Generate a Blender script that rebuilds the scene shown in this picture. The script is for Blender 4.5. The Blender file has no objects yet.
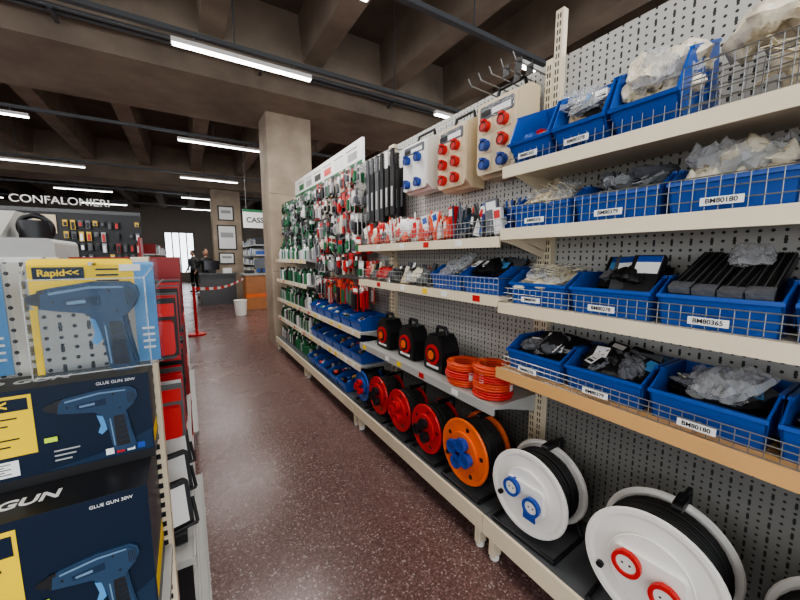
import bpy, math, random
from mathutils import Vector, Matrix, noise
random.seed(7)
R=random.random
def U(a,b): return a+(b-a)*R()
# ------------------------------------------------------------ materials
MATS={}
def mat(name,col,rough=.5,metal=0,emit=None,es=0,spec=.5,trans=0,bump=0,bscale=40,var=0,vscale=6,coat=0):
    if name in MATS: return MATS[name]
    m=bpy.data.materials.new(name); m.use_nodes=True
    nt=m.node_tree; p=nt.nodes['Principled BSDF']
    p.inputs['Base Color'].default_value=(*col,1); p.inputs['Roughness'].default_value=rough
    p.inputs['Metallic'].default_value=metal; p.inputs['Specular IOR Level'].default_value=spec
    p.inputs['Coat Weight'].default_value=coat
    if emit: p.inputs['Emission Color'].default_value=(*emit,1); p.inputs['Emission Strength'].default_value=es
    tc=nt.nodes.new('ShaderNodeTexCoord')
    n=nt.nodes.new('ShaderNodeTexNoise'); n.inputs['Scale'].default_value=vscale; n.inputs['Detail'].default_value=5
    nt.links.new(tc.outputs['Object'],n.inputs['Vector'])
    mx=nt.nodes.new('ShaderNodeMix'); mx.data_type='RGBA'
    v=var if var else .06
    mx.inputs['A'].default_value=(*[max(0,c*(1-v)) for c in col],1); mx.inputs['B'].default_value=(*[min(1,c*(1+v)) for c in col],1)
    nt.links.new(n.outputs['Fac'],mx.inputs['Factor']); nt.links.new(mx.outputs['Result'],p.inputs['Base Color'])
    if bump:
        n2=nt.nodes.new('ShaderNodeTexNoise'); n2.inputs['Scale'].default_value=bscale; n2.inputs['Detail'].default_value=4
        nt.links.new(tc.outputs['Object'],n2.inputs['Vector'])
        b=nt.nodes.new('ShaderNodeBump'); b.inputs['Strength'].default_value=bump; b.inputs['Distance'].default_value=.01
        nt.links.new(n2.outputs['Fac'],b.inputs['Height']); nt.links.new(b.outputs['Normal'],p.inputs['Normal'])
    if trans:
        t=nt.nodes.new('ShaderNodeBsdfTransparent'); ms=nt.nodes.new('ShaderNodeMixShader'); ms.inputs[0].default_value=trans
        out=nt.nodes['Material Output']
        nt.links.new(p.outputs[0],ms.inputs[1]); nt.links.new(t.outputs[0],ms.inputs[2]); nt.links.new(ms.outputs[0],out.inputs['Surface'])
    MATS[name]=m; return m
def perf(name,col,hole,ax=('Y','Z'),step=.03):
    m=bpy.data.materials.new(name); m.use_nodes=True; nt=m.node_tree; p=nt.nodes['Principled BSDF']
    p.inputs['Roughness'].default_value=.5
    tc=nt.nodes.new('ShaderNodeTexCoord'); sx=nt.nodes.new('ShaderNodeSeparateXYZ'); nt.links.new(tc.outputs['Object'],sx.inputs[0])
    def M(op,a,b=None,c=None):
        n=nt.nodes.new('ShaderNodeMath'); n.operation=op
        for i,x in enumerate((a,b,c)):
            if x is None: continue
            if isinstance(x,(int,float)): n.inputs[i].default_value=x
            else: nt.links.new(x,n.inputs[i])
        return n.outputs[0]
    u=M('ADD',sx.outputs[ax[0]],50); v=M('ADD',sx.outputs[ax[1]],50)
    def cell(su,sv,ou,ov):
        return (M('MULTIPLY',M('SUBTRACT',M('FRACT',M('DIVIDE',M('ADD',u,ou),su)),.5),su),
                M('MULTIPLY',M('SUBTRACT',M('FRACT',M('DIVIDE',M('ADD',v,ov),sv)),.5),sv))
    a,b=cell(step,step,0,0)
    d=M('SQRT',M('ADD',M('MULTIPLY',a,a),M('MULTIPLY',b,b)))
    h1=M('LESS_THAN',d,step*.17)
    a,b=cell(step*2,step*2,step*.5,step*.5)
    h2=M('MULTIPLY',M('LESS_THAN',M('ABSOLUTE',a),step*.13),M('LESS_THAN',M('ABSOLUTE',b),step*.42))
    h=M('MAXIMUM',h1,h2)
    mx=nt.nodes.new('ShaderNodeMix'); mx.data_type='RGBA'
    mx.inputs['A'].default_value=(*col,1); mx.inputs['B'].default_value=(*hole,1)
    nt.links.new(h,mx.inputs['Factor']); nt.links.new(mx.outputs['Result'],p.inputs['Base Color'])
    return m
BLUE=mat('blue_plastic',(.014,.085,.38),.32)
BLUE2=mat('blue_plastic_dark',(.01,.06,.33),.35)
CREAM=mat('cream_enamel',(.76,.66,.49),.4)
TAN=mat('tan_strip',(.66,.38,.15),.5)
GREY=mat('grey_enamel',(.42,.42,.40),.4)
DGREY=mat('dark_grey_enamel',(.10,.105,.11),.4)
WIRE=mat('wire_metal',(.26,.26,.25),.35,.6)
WHITE=mat('white_plastic',(.8,.78,.74),.4)
NYLON=mat('nylon_white',(.80,.72,.54),.4)
BEIGE=mat('beige_plastic',(.68,.56,.38),.45)
BLACK=mat('black_plastic',(.012,.012,.014),.4)
RUBBER=mat('black_rubber',(.012,.012,.012),.55)
RED=mat('red_plastic',(.58,.018,.015),.35)
DRED=mat('dark_red',(.30,.015,.015),.4)
ORANGE=mat('orange_plastic',(.85,.15,.015),.35)
ORED=mat('orange_red_cable',(.72,.085,.03),.45)
CRED=mat('red_cable',(.62,.035,.025),.45)
YELLOW=mat('yellow_card',(.90,.62,.01),.5)
GREEN=mat('green_pack',(.02,.15,.06),.45)
SKYB=mat('socket_blue',(.02,.07,.34),.35)
PAPER=mat('paper_white',(.82,.82,.80),.6)
NAVY=mat('navy_card',(.007,.017,.038),.35,spec=.3)
STEELB=mat('tool_blue',(.012,.030,.065),.35,spec=.35)
PRINT=mat('tool_print',(.028,.060,.115),.4,spec=.3)
PHI=mat('tool_print_highlight',(.16,.26,.38),.4,spec=.3)
SILVER=mat('silver',(.6,.6,.6),.3,.7)
GBAG=mat('smoke_bag',(.13,.135,.15),.16,bump=.6,bscale=60)
BAG=mat('clear_bag',(.60,.62,.64),.10,trans=.62,bump=.7,bscale=50)
WBAG=mat('milky_bag',(.84,.77,.62),.2,trans=.08,bump=.8,bscale=45,var=.15,vscale=60)
BLISTER=mat('clear_blister',(.08,.12,.16),.05,trans=.80)
LBLUE=mat('light_blue_card',(.10,.30,.58),.4)
PINK=mat('skin_tone',(.6,.33,.23),.5)
CONC=mat('column_concrete',(.36,.29,.22),.8,bump=.6,bscale=12,var=.5,vscale=3)
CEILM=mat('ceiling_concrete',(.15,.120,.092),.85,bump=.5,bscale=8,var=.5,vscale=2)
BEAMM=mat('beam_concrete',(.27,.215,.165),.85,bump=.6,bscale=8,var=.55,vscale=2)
WALLM=mat('wall_paint',(.42,.38,.33),.7)
WOOD=mat('counter_wood',(.45,.18,.06),.4,var=.25)
LAMP=mat('lamp_diffuser',(1,1,1),.5,emit=(1,.98,.95),es=10)
SCREEN=mat('screen_black',(.01,.01,.015),.1)
LIME=mat('lime_sticker',(.6,.8,.05),.5)
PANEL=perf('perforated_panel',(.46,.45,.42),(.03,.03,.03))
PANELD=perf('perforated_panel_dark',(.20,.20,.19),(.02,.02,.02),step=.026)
PANELX=perf('perforated_panel_end',(.5,.5,.47),(.04,.04,.04),ax=('X','Z'),step=.022)
PACKC=[mat('pack_%d'%i,c,.35) for i,c in enumerate([(.7,.7,.68),(.5,.025,.025),(.02,.15,.07),(.03,.1,.4),(.7,.45,.04),(.02,.02,.02),(.35,.35,.36)])]
PC=PACKC
fm=bpy.data.materials.new('terrazzo_floor'); fm.use_nodes=True; nt=fm.node_tree; p=nt.nodes['Principled BSDF']
tc=nt.nodes.new('ShaderNodeTexCoord')
vo=nt.nodes.new('ShaderNodeTexVoronoi'); vo.inputs['Scale'].default_value=130
nt.links.new(tc.outputs['Object'],vo.inputs['Vector'])
sc=nt.nodes.new('ShaderNodeSeparateColor'); nt.links.new(vo.outputs['Color'],sc.inputs[0])
cr=nt.nodes.new('ShaderNodeValToRGB'); cr.color_ramp.interpolation='CONSTANT'
e=cr.color_ramp.elements; e[0].color=(.135,.074,.066,1); e[1].position=.35; e[1].color=(.175,.102,.092,1)
for pos,c in ((.6,(.105,.060,.055,1)),(.83,(.23,.150,.138,1)),(.955,(.34,.27,.25,1))):
    x=e.new(pos); x.color=c
nt.links.new(sc.outputs[0],cr.inputs[0])
nz=nt.nodes.new('ShaderNodeTexNoise'); nz.inputs['Scale'].default_value=1.3; nz.inputs['Detail'].default_value=4
nt.links.new(tc.outputs['Object'],nz.inputs['Vector'])
mr=nt.nodes.new('ShaderNodeMapRange'); mr.inputs[3].default_value=.16; mr.inputs[4].default_value=.38
nt.links.new(nz.outputs['Fac'],mr.inputs[0]); nt.links.new(mr.outputs[0],p.inputs['Roughness'])
nt.links.new(cr.outputs[0],p.inputs['Base Color'])
# ------------------------------------------------------------ mesh builder
class B:
    def __init__(s): s.v=[];s.f=[];s.m=[];s.s=[];s.mats=[]
    def mi(s,m):
        if m not in s.mats: s.mats.append(m)
        return s.mats.index(m)
    def add(s,vs,fs,m,smooth=False):
        o=len(s.v)
        for q in vs: s.v.append(tuple(q))
        k=s.mi(m)
        for f in fs: s.f.append([i+o for i in f]); s.m.append(k); s.s.append(smooth)
    def box(s,x0,y0,z0,x1,y1,z1,m,M=None):
        vs=[Vector(q) for q in ((x0,y0,z0),(x1,y0,z0),(x1,y1,z0),(x0,y1,z0),(x0,y0,z1),(x1,y0,z1),(x1,y1,z1),(x0,y1,z1))]
        if M is not None: vs=[M@q for q in vs]
        s.add(vs,[(3,2,1,0),(4,5,6,7),(0,1,5,4),(1,2,6,5),(2,3,7,6),(3,0,4,7)],m)
    def prism(s,poly,ax,a,b,m,M=None):
        def P(q,d):
            return Vector((d,q[0],q[1])) if ax=='X' else Vector((q[0],d,q[1])) if ax=='Y' else Vector((q[0],q[1],d))
        n=len(poly); vs=[P(q,a) for q in poly]+[P(q,b) for q in poly]
        if M is not None: vs=[M@q for q in vs]
        fs=[tuple(range(n-1,-1,-1)),tuple(range(n,2*n))]+[(i,(i+1)%n,n+(i+1)%n,n+i) for i in range(n)]
        s.add(vs,fs,m)
    def rbox(s,x0,y0,z0,x1,y1,z1,r,m,ax='Z',M=None,seg=4):
        if ax=='Z': a0,b0,a1,b1,c0,c1=x0,y0,x1,y1,z0,z1
        elif ax=='Y': a0,b0,a1,b1,c0,c1=x0,z0,x1,z1,y0,y1
        else: a0,b0,a1,b1,c0,c1=y0,z0,y1,z1,x0,x1
        pl=[]
        for cx,cy,t in ((a1-r,b1-r,0),(a0+r,b1-r,90),(a0+r,b0+r,180),(a1-r,b0+r,270)):
            for k in range(seg+1):
                an=math.radians(t+90*k/seg); pl.append((cx+r*math.cos(an),cy+r*math.sin(an)))
        s.prism(pl,ax,c0,c1,m,M)
    def cyl(s,p0,p1,r,m,seg=12,r1=None,caps=True):
        p0=Vector(p0);p1=Vector(p1); d=(p1-p0); r1=r if r1 is None else r1
        q=d.to_track_quat('Z','Y'); u=q@Vector((1,0,0)); w=q@Vector((0,1,0))
        c=[u*math.cos(2*math.pi*i/seg)+w*math.sin(2*math.pi*i/seg) for i in range(seg)]
        a=[p0+k*r for k in c]; b=[p1+k*r1 for k in c]
        s.add(a+b,[(i,(i+1)%seg,seg+(i+1)%seg,seg+i) for i in range(seg)],m,seg>5)
        if caps: s.add(a,[tuple(range(seg-1,-1,-1))],m); s.add(b,[tuple(range(seg))],m)
    def path(s,pts,r,m,seg=6):
        for a,b in zip(pts[:-1],pts[1:]): s.cyl(a,b,r,m,seg)
    def tor(s,c,axis,Rr,r,m,seg=28,ms=8,sy=1):
        q=Vector(axis).to_track_quat('Z','Y'); c=Vector(c); vs=[]
        for i in range(seg):
            a=2*math.pi*i/seg
            for j in range(ms):
                b=2*math.pi*j/ms; rr=Rr+r*math.cos(b)
                vs.append(c+q@Vector((rr*math.cos(a),rr*math.sin(a)*sy,r*math.sin(b))))
        fs=[]
        for i in range(seg):
            i2=(i+1)%seg
            for j in range(ms): fs.append((i*ms+j,i2*ms+j,i2*ms+(j+1)%ms,i*ms+(j+1)%ms))
        s.add(vs,fs,m,True)
    def ring(s,c,axis,prof,m,seg=36,smooth=False):
        q=Vector(axis).to_track_quat('Z','Y'); c=Vector(c); n=len(prof); vs=[]
        for i in range(seg):
            a=2*math.pi*i/seg
            for r,h in prof: vs.append(c+q@Vector((r*math.cos(a),r*math.sin(a),h)))
        fs=[]
        for i in range(seg):
            i2=(i+1)%seg
            for j in range(n-1): fs.append((i*n+j,i2*n+j,i2*n+j+1,i*n+j+1))
        s.add(vs,fs,m,smooth)
    def blob(s,c,sx,sy,sz,m,amp=.25,fr=1.4,rot=None,nu=14,nv=9):
        c=Vector(c); off=Vector((U(0,50),U(0,50),U(0,50))); vs=[]; rot=rot or Matrix.Identity(3)
        for j in range(nv+1):
            t=math.pi*j/nv
            for i in range(nu):
                a=2*math.pi*i/nu
                d=Vector((math.sin(t)*math.cos(a),math.sin(t)*math.sin(a),math.cos(t)))
                k=1+amp*noise.noise(d*fr+off)+amp*.5*noise.noise(d*fr*3+off)
                vs.append(c+rot@Vector((d.x*sx*k,d.y*sy*k,d.z*sz*k)))
        fs=[]
        for j in range(nv):
            for i in range(nu): fs.append((j*nu+i,(j+1)*nu+i,(j+1)*nu+(i+1)%nu,j*nu+(i+1)%nu))
        s.add(vs,fs,m,True)
    def bag(s,c,L,Wd,H,m,rz=0,tl=0,lump=1.0):
        c=Vector(c); off=Vector((U(0,50),U(0,50),U(0,50))); rot=Matrix.Rotation(rz,3,'Z')@Matrix.Rotation(tl,3,'Y')
        nu,nv=14,11; vs=[]; fs=[]
        for sgn in (1,-1):
            for i in range(nu+1):
                for j in range(nv+1):
                    u=2*i/nu-1; v=2*j/nv-1
                    e=max(0,(1-u**4))*max(0,(1-v**4))
                    n=noise.noise(Vector((u*2.4,v*2.4,sgn*3))+off)+.8*noise.noise(Vector((u*6,v*6,sgn*3))+off)
                    ux=u*(1+.12*noise.noise(Vector((v*3,0,1))+off)); vy=v*(1-.15*u*u+.16*noise.noise(Vector((u*3,4,1))+off))
                    z=sgn*H*(e**.55)*(.85+.75*lump*n)+H*.4*noise.noise(Vector((u*1.5,v*1.5,9))+off)
                    vs.append(c+rot@Vector((ux*L,vy*Wd,z)))
        st=(nu+1)*(nv+1)
        for k in (0,1):
            for i in range(nu):
                for j in range(nv):
                    a=k*st+i*(nv+1)+j; q=(a,a+nv+1,a+nv+2,a+1); fs.append(q if k==0 else q[::-1])
        s.add(vs,fs,m,m not in (BAG,GBAG))
    def done(s,name,parent=None,loc=None,rot=None):
        me=bpy.data.meshes.new(name); me.from_pydata(s.v,[],s.f)
        for m in s.mats: me.materials.append(m)
        me.polygons.foreach_set('material_index',s.m); me.polygons.foreach_set('use_smooth',s.s); me.update()
        o=bpy.data.objects.new(name,me); bpy.context.collection.objects.link(o)
        if loc: o.location=loc
        if rot: o.rotation_euler=rot
        if parent: o.parent=parent
        return o
def text(body,size,loc,rot,m,parent=None,name='lettering',ext=.001,align='CENTER',bold=0):
    c=bpy.data.curves.new(name,'FONT'); c.body=body; c.size=size; c.extrude=ext; c.align_x=align; c.align_y='CENTER'; c.offset=bold
    c.materials.append(m); o=bpy.data.objects.new(name,c); bpy.context.collection.objects.link(o)
    o.location=loc; o.rotation_euler=rot
    if parent: o.parent=parent
    return o
FACE_MX=(math.pi/2,0,-math.pi/2)
FACE_MY=(math.pi/2,0,0)
# ------------------------------------------------------------ room shell
XL,XR,YB,YF,ZC=-11,9,-4.5,25,4.9
b=B(); b.box(XL,YB,-.1,XR,YF,0,fm); b.done('floor')
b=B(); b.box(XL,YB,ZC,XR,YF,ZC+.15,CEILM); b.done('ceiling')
WN=[0]
def wall_open(name,axis,c,a0,a1,ops,t=.2):
    b=B()
    def bx(u0,u1,z0,z1):
        if u1-u0<.001 or z1-z0<.001: return
        if axis=='Y': b.box(u0,c,z0,u1,c+t,z1,WALLM)
        else: b.box(c,u0,z0,c+t,u1,z1,WALLM)
    u=a0
    for (o0,o1,z0,z1) in ops:
        bx(u,o0,0,ZC); bx(o0,o1,0,z0); bx(o0,o1,z1,ZC); u=o1
    bx(u,a1,0,ZC); b.done(name)
    for (o0,o1,z0,z1) in ops:
        w=B(); n=max(1,round((o1-o0)/1.3)) if axis=='X' or c<0 else max(2,round((o1-o0)/.4))
        def fr(u0,u1,q0,q1):
            if axis=='Y': w.box(u0,c+.06,q0,u1,c+.12,q1,DGREY)
            else: w.box(c+.06,u0,q0,c+.12,u1,q1,DGREY)
        fr(o0,o1,z0,z0+.06); fr(o0,o1,z1-.06,z1)
        for i in range(n+1):
            x=o0+(o1-o0-.06)*i/n; fr(x,x+.06,z0+.06,z1-.06)
        WN[0]+=1; w.done('window_%d'%WN[0])
wall_open('wall_back','Y',YB-.2,XL,XR,[(-10,-4.2,.3,4.2),(-3.8,8.4,.3,4.2)])
wall_open('wall_far','Y',YF,XL,XR,[(-1.0,.55,.5,3.0),(1.9,3.2,0.05,2.6)])
wall_open('wall_left','X',XL-.2,YB,YF,[(-3.5,6.5,.9,4.2)])
wall_open('wall_right','X',XR,YB,YF,[(-3,1,.9,3.5)])
x=.47-1.3*8
while x<XR-.3:
    for (ya,yb) in ((YB,-1.2),(-.2,5.3),(6.9,13.4),(14.6,YF)):
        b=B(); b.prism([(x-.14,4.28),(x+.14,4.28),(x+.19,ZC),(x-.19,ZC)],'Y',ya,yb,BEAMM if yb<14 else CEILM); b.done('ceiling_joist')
    x+=1.3
for (ya,yb) in ((-1.2,-.2),(5.3,6.9),(13.4,14.6)):
    b=B(); b.box(XL,ya,3.78,XR,yb,ZC,BEAMM); b.box(XL,ya-.03,4.12,XR,ya,4.16,BEAMM); b.done('ceiling_beam')
def column(x0,y0,w,d,h=3.78):
    b=B(); b.rbox(x0,y0,0,x0+w,y0+d,h,.02,CONC)
    for z in (1.26,2.52): b.box(x0+.01,y0-.002,z,x0+w-.01,y0,z+.012,BEAMM)
    return b.done('concrete_column')
column(1.215,6.0,.73,.6)
c2=column(.88,13.6,.9,.7)
def fixture(x0,x1,y,z=3.6,energy=34):
    b=B(); b.box(x0,y-.035,z+.015,x1,y+.035,z+.06,WHITE); b.box(x0+.01,y-.028,z,x1-.01,y+.028,z+.015,LAMP)
    for xx in (x0+.2,x1-.2): b.cyl((xx,y,z+.06),(xx,y,z+.114),.008,WIRE,6)
    o=b.done('ceiling_light')
    L=bpy.data.lights.new('lamp','AREA'); L.shape='RECTANGLE'; L.size=x1-x0; L.size_y=.05; L.energy=energy; L.color=(1,.97,.93)
    lo=bpy.data.objects.new('lamp',L); bpy.context.collection.objects.link(lo); lo.location=((x0+x1)/2,y,z-.01); lo.parent=o
for y in (-.6,2.8,4.35,7.7,11.2,14.9,18.3):
    b=B(); b.box(-8,y-.03,3.715,8,y+.03,3.76,DGREY)
    for xx in (-6.5,-3,.6,2.6,5.8):
        top=ZC-.001
        for j in range(30):
            if abs((.47-1.3*8+1.3*j)-xx)<.2: top=4.279
        if -1.2<y<-.2 or 5.3<y<6.9 or 13.4<y<14.6: top=3.779
        b.cyl((xx,y,3.76),(xx,y,top),.008,DGREY,6)
    b.done('light_track')
    for x0,x1 in ((-6.8,-5.4),(-3.3,-1.88),(0.02,1.43),(3.3,4.7)): fixture(x0,x1,y,energy=36 if y<12 else 20)
b=B()
for yy in (5.16,5.06): b.cyl((-8,yy,4.0),(8,yy,4.0),.025,DGREY,8)
for xx in range(-7,9,2): b.box(xx,5.0,3.94,xx+.04,5.265,3.97,DGREY)
b.done('cable_conduit')
# ------------------------------------------------------------ right gondola
PX=1.6; units=[(-1.95,-.40),(-.40,1.13),(1.13,2.67),(2.67,4.2),(4.2,5.8)]
def wires(b,xf,y0,y1,z,h,step=.03,nh=3):
    for i in range(nh+1):
        zz=z+h*i/nh; b.cyl((xf,y0,zz),(xf,y1,zz),.0020,WIRE,4,caps=False)
    y=y0
    while y<=y1+1e-4:
        b.cyl((xf,y,z),(xf,y,z+h),.0013,WIRE,4,caps=False); y+=step
    for yy in (y0,y1):
        b.cyl((xf,yy,z+h),(PX-.03,yy,z+h),.0020,WIRE,4,caps=False)
def unit(i,shelves,posttop=2.45,dark=.92):
    y0,y1=units[i]; b=B()
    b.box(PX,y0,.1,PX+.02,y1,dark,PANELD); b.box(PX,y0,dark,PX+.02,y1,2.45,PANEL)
    for yy,tp in ((y0+.001,2.45),(y1-.041,posttop)):
        b.box(PX-.035,yy,0,PX-.001,yy+.04,tp,CREAM)
        z=.3
        while z<tp-.03: b.box(PX-.0365,yy+.012,z,PX-.035,yy+.017,z+.022,BLACK); b.box(PX-.0365,yy+.025,z,PX-.035,yy+.030,z+.022,BLACK); z+=.035
    b.box(1.2,y0+.002,.195,PX-.036,y1-.002,.21,DGREY)
    b.box(1.185,y0+.002,.12,1.2,y1-.002,.213,CREAM); b.box(1.3,y0+.05,.05,1.32,y1-.05,.195,DGREY)
    for yy in (y0+.03,y1-.07):
        b.box(1.2,yy,.02,1.25,yy+.035,.195,CREAM); b.cyl((1.225,yy+.018,0),(1.225,yy+.018,.03),.024,WHITE,10)
    for (z,lip,deck,wh) in shelves:
        b.box(1.25,y0+.004,z+.03,PX-.036,y1-.004,z+.045,deck)
        b.box(1.238,y0+.004,z,1.25,y1-.004,z+.05,lip)
        for yy in (y0+.006,y1-.012): b.prism([(1.25,z+.03),(PX-.036,z+.03),(PX-.036,z-.05),(1.35,z+.01)],'Y',yy,yy+.006,deck)
        if wh: wires(b,1.262,y0+.02,y1-.02,z+.047,wh)
        if i==1 and z>1.8: wires(b,1.258,y0+.02,y0+.88,z+.047,.14,step=.022,nh=5)
        y=y0+U(.1,.3)
        while y<y1-.1 and i!=1:
            b.box(1.2355,y,z+.012,1.238,y+.05,z+.043,random.choice([PAPER,PAPER,PAPER,YELLOW,RED])); y+=U(.15,.4)
    return b.done('shelving_unit')
near=[(1.85,CREAM,CREAM,.10),(1.578,CREAM,CREAM,.10),(1.24,CREAM,CREAM,.07),(.925,TAN,TAN,.06)]
unit(0,near); unit(1,near,2.65)
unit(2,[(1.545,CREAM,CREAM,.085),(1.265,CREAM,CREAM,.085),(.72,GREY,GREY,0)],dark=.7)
unit(3,[(.80,CREAM,GREY,0),(.50,CREAM,GREY,0)])
unit(4,[(1.42,CREAM,GREY,0),(1.11,CREAM,GREY,0),(.80,CREAM,GREY,0),(.50,CREAM,GREY,0)])
# ------------------------------------------------------------ bins
def bin_geo(b,D,W,Hb,Hf,m=BLUE):
    t=.006
    b.box(.02,-W/2+.012,0,D,W/2-.012,t,m)
    for sg in (-1,1):
        prof=[(.02,0),(D,0),(D,Hb),(D*.32,Hb),(0,Hf)]
        vs=[]
        for off in (0,1):
            for (x,z) in prof:
                yy=sg*(W/2-.012+.010*z/Hb) - sg*off*t
                vs.append((x,yy,z))
        n=5; b.add(vs,[tuple(range(n)),tuple(range(2*n-1,n-1,-1))]+[(i,n+i,n+(i+1)%n,(i+1)%n) for i in range(n)],m)
        b.box(D*.32,sg*(W/2-.004)-.006,Hb-.008,D,sg*(W/2-.004)+.006,Hb+.002,m)
        for q in (.45,.7): b.box(D*q,sg*(W/2-.006)-.003,.02,D*q+.008,sg*(W/2-.006)+.003,Hb-.01,m)
    b.add([(.02,-W/2+.012,0),(.02,W/2-.012,0),(0,W/2-.004,Hf),(0,-W/2+.004,Hf),(.026,-W/2+.012,0),(.026,W/2-.012,0),(.006,W/2-.004,Hf),(.006,-W/2+.004,Hf)],
      [(0,1,2,3),(7,6,5,4),(0,4,5,1),(1,5,6,2),(2,6,7,3),(3,7,4,0)],m)
    b.box(-.008,-W/2+.004,Hf-.012,.008,W/2-.004,Hf,m)
    b.box(D-.006,-W/2+.012,0,D,W/2-.012,Hb,m)
def ties(b,x0,x1,y0,y1,z0,z1,n,m,L=.2,w=.004,spread=.25):
    for i in range(n):
        c=Vector((U(x0,x1),U(y0,y1),U(z0,z1))); a=U(-spread,spread)
        M=Matrix.Translation(c)@Matrix.Rotation(a,4,'Z')@Matrix.Rotation(U(-.25,.25),4,'Y')
        b.box(-L/2,-w/2,-.001,L/2,w/2,.001,m,M)
def tag(b,D,W,z,k=1.0):
    M=Matrix.Translation((U(.05,.14),U(-W*.28,W*.28),z))@Matrix.Rotation(U(-.6,.6),4,'Z')@Matrix.Rotation(-.6,4,'Y')@Matrix.Scale(k,4)
    b.box(-.028,-.024,0,.028,.024,.001,random.choice([PAPER,PAPER,LBLUE]),M); b.box(-.02,-.018,.0012,-.008,.018,.0016,BLACK,M); b.box(.0,-.018,.0012,.003,.010,.0016,BLACK,M)
def fill(b,kind,D,W,H,hk=1.0):
    h=H*.95*hk
    xs=lambda: U(.09,D-.09); ys=lambda: U(-W*.24,W*.24)
    b.box(.035,-W*.43,.006,D-.012,W*.43,H*.45,{'wties':NYLON,'wbig':NYLON}.get(kind,RUBBER))
    if kind=='wties':
        for i in range(8): b.bag((xs(),ys(),h*.6+U(0,.05)),.11,.035,.018,random.choice([WBAG,NYLON]),U(-.5,.5),U(-.3,.1))
        for i in range(2): b.bag((xs(),ys(),h*.85+U(0,.04)),.11,.05,.02,BAG,U(-.6,.6),U(-.5,0))
        ties(b,.1,D-.1,-W*.28,W*.28,h*.7,h*1.25,70,NYLON,.17,.006,.5)
    elif kind=='wbig':
        for i in range(12): b.bag((xs(),ys(),h*.55+U(0,.07)),U(.06,.09),U(.04,.06),.028,random.choice([WBAG,WBAG,NYLON]),U(-1.5,1.5),U(-.4,.3),1.4)
        for i in range(5): b.bag((U(.10,D-.12),ys(),h*1.05+U(0,.03)),.08,.06,.03,random.choice([WBAG,WBAG,BAG]),U(-1.5,1.5),U(-.6,.1),1.6)
        ties(b,.1,D-.1,-W*.28,W*.28,h*.9,h*1.3,40,NYLON,.08,.006,1.5)
    elif kind=='grey':
        for i in range(12): b.bag((xs(),ys(),h*.55+U(0,.07)),U(.07,.10),U(.04,.06),.02,random.choice([GBAG,BAG,GBAG,DGREY,BLACK]),U(-1.5,1.5),U(-.6,.2))
        for i in range(3): b.bag((xs(),ys(),h*1.0+U(0,.04)),.08,.05,.022,random.choice([GBAG,BAG]),U(-1,1),U(-.9,0))
        ties(b,.08,D-.1,-W*.28,W*.28,h*.8,h*1.2,14,random.choice([NYLON,BLACK]),.10,.006,1.5)
        tag(b,D,W,h*1.05)
    elif kind=='blackties':
        for k in range(4):
            y=-W*.40+k*W*.205
            M=Matrix.Translation((.02,y,h*.58+U(0,.01)))@Matrix.Rotation(-.42,4,'Y')@Matrix.Rotation(U(-.08,.08),4,'Z')
            b.rbox(0,0,0,.27,W*.19,.03,.008,BLACK,M=M)
            for q in range(8): b.box(.0,.004+q*W*.023,.03,.27,.004+q*W*.023+.003,.033,DGREY if q%3==0 else RUBBER,M)
            b.box(-.002,.0,.012,.035,W*.19,.0345,GBAG,M)
        b.bag((D-.1,ys(),h*1.55),.07,.05,.02,BAG,U(-.3,.3),-.4)
    elif kind=='black':
        for k in range(9):
            M=Matrix.Translation((.05+.05*(k%3),-W*.32+(k//3)*W*.27+U(-.01,.01),h*.6+U(0,.03)))@Matrix.Rotation(-.6+U(-.2,.2),4,'Y')@Matrix.Rotation(U(-.4,.4),4,'Z')
            b.rbox(0,-.04,0,.12,.04,.018,.01,random.choice([BLACK,DGREY,BLACK]),M=M)
            if k%2==0: b.box(.06,-.03,.0185,.11,.02,.020,random.choice([PAPER,PAPER,LBLUE]),M)
        for i in range(6): b.bag((xs(),ys(),h*.95+U(0,.02)),.07,.045,.02,random.choice([BAG,GBAG,BLACK,BLACK]),U(-1,1),U(-.6,0))
        for i in range(3): tag(b,D,W,h*1.15)
    elif kind=='boxes':
        for k in range(3):
            M=Matrix.Translation((.05+.05*k,-W*.28+k*W*.24,h*.55))@Matrix.Rotation(-.95+U(-.1,.1),4,'Y')@Matrix.Rotation(U(-.15,.15),4,'Z')
            b.box(0,-.05,0,.15,.045,.03,[BLACK,DGREY,BLACK][k],M)
            b.box(.075,-.045,.0305,.145,.03,.0315,[PAPER,PAPER,LBLUE][k],M); b.box(.12,-.045,.0317,.145,.03,.0322,SKYB,M)
        for i in range(6): b.bag((U(.06,D-.06),ys(),h*.75+U(0,.05)),.07,.045,.022,random.choice([BLACK,GBAG,BLACK]),U(-1,1),U(-.5,.2))
    elif kind=='clear':
        for i in range(12): b.bag((xs(),ys(),h*.55+U(0,.05)),U(.06,.09),U(.035,.06),.018,random.choice([GBAG,GBAG,BAG,DGREY,BEIGE,BLACK]),U(-1.5,1.5),U(-.5,.2))
        ties(b,.1,D-.1,-W*.28,W*.28,h*.7,h*1.1,20,NYLON,.08,.006,1.5); ties(b,.1,D-.1,-W*.28,W*.28,h*.7,h*1.1,14,BLACK,.10,.007,1.5)
        for i in range(3): b.bag((xs(),ys(),h*.95+U(0,.04)),.09,.06,.022,BAG,U(-1,1),U(-.7,0))
        for i in range(3): tag(b,D,W,h*1.1,.8)
    elif kind=='small':
        for i in range(15): b.blob((U(.05,D-.05),U(-W*.33,W*.33),h*.5+U(0,.03)),U(.02,.035),U(.02,.035),.02,random.choice(PACKC+[GBAG,DGREY,SILVER,BLACK]),.4,2,nu=8,nv=6)
labels=['BMB3048','BM80278','BM80258','BM80376','BM80365','BM80378','BM80379','BM80425','BM8049','BM80180']
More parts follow.
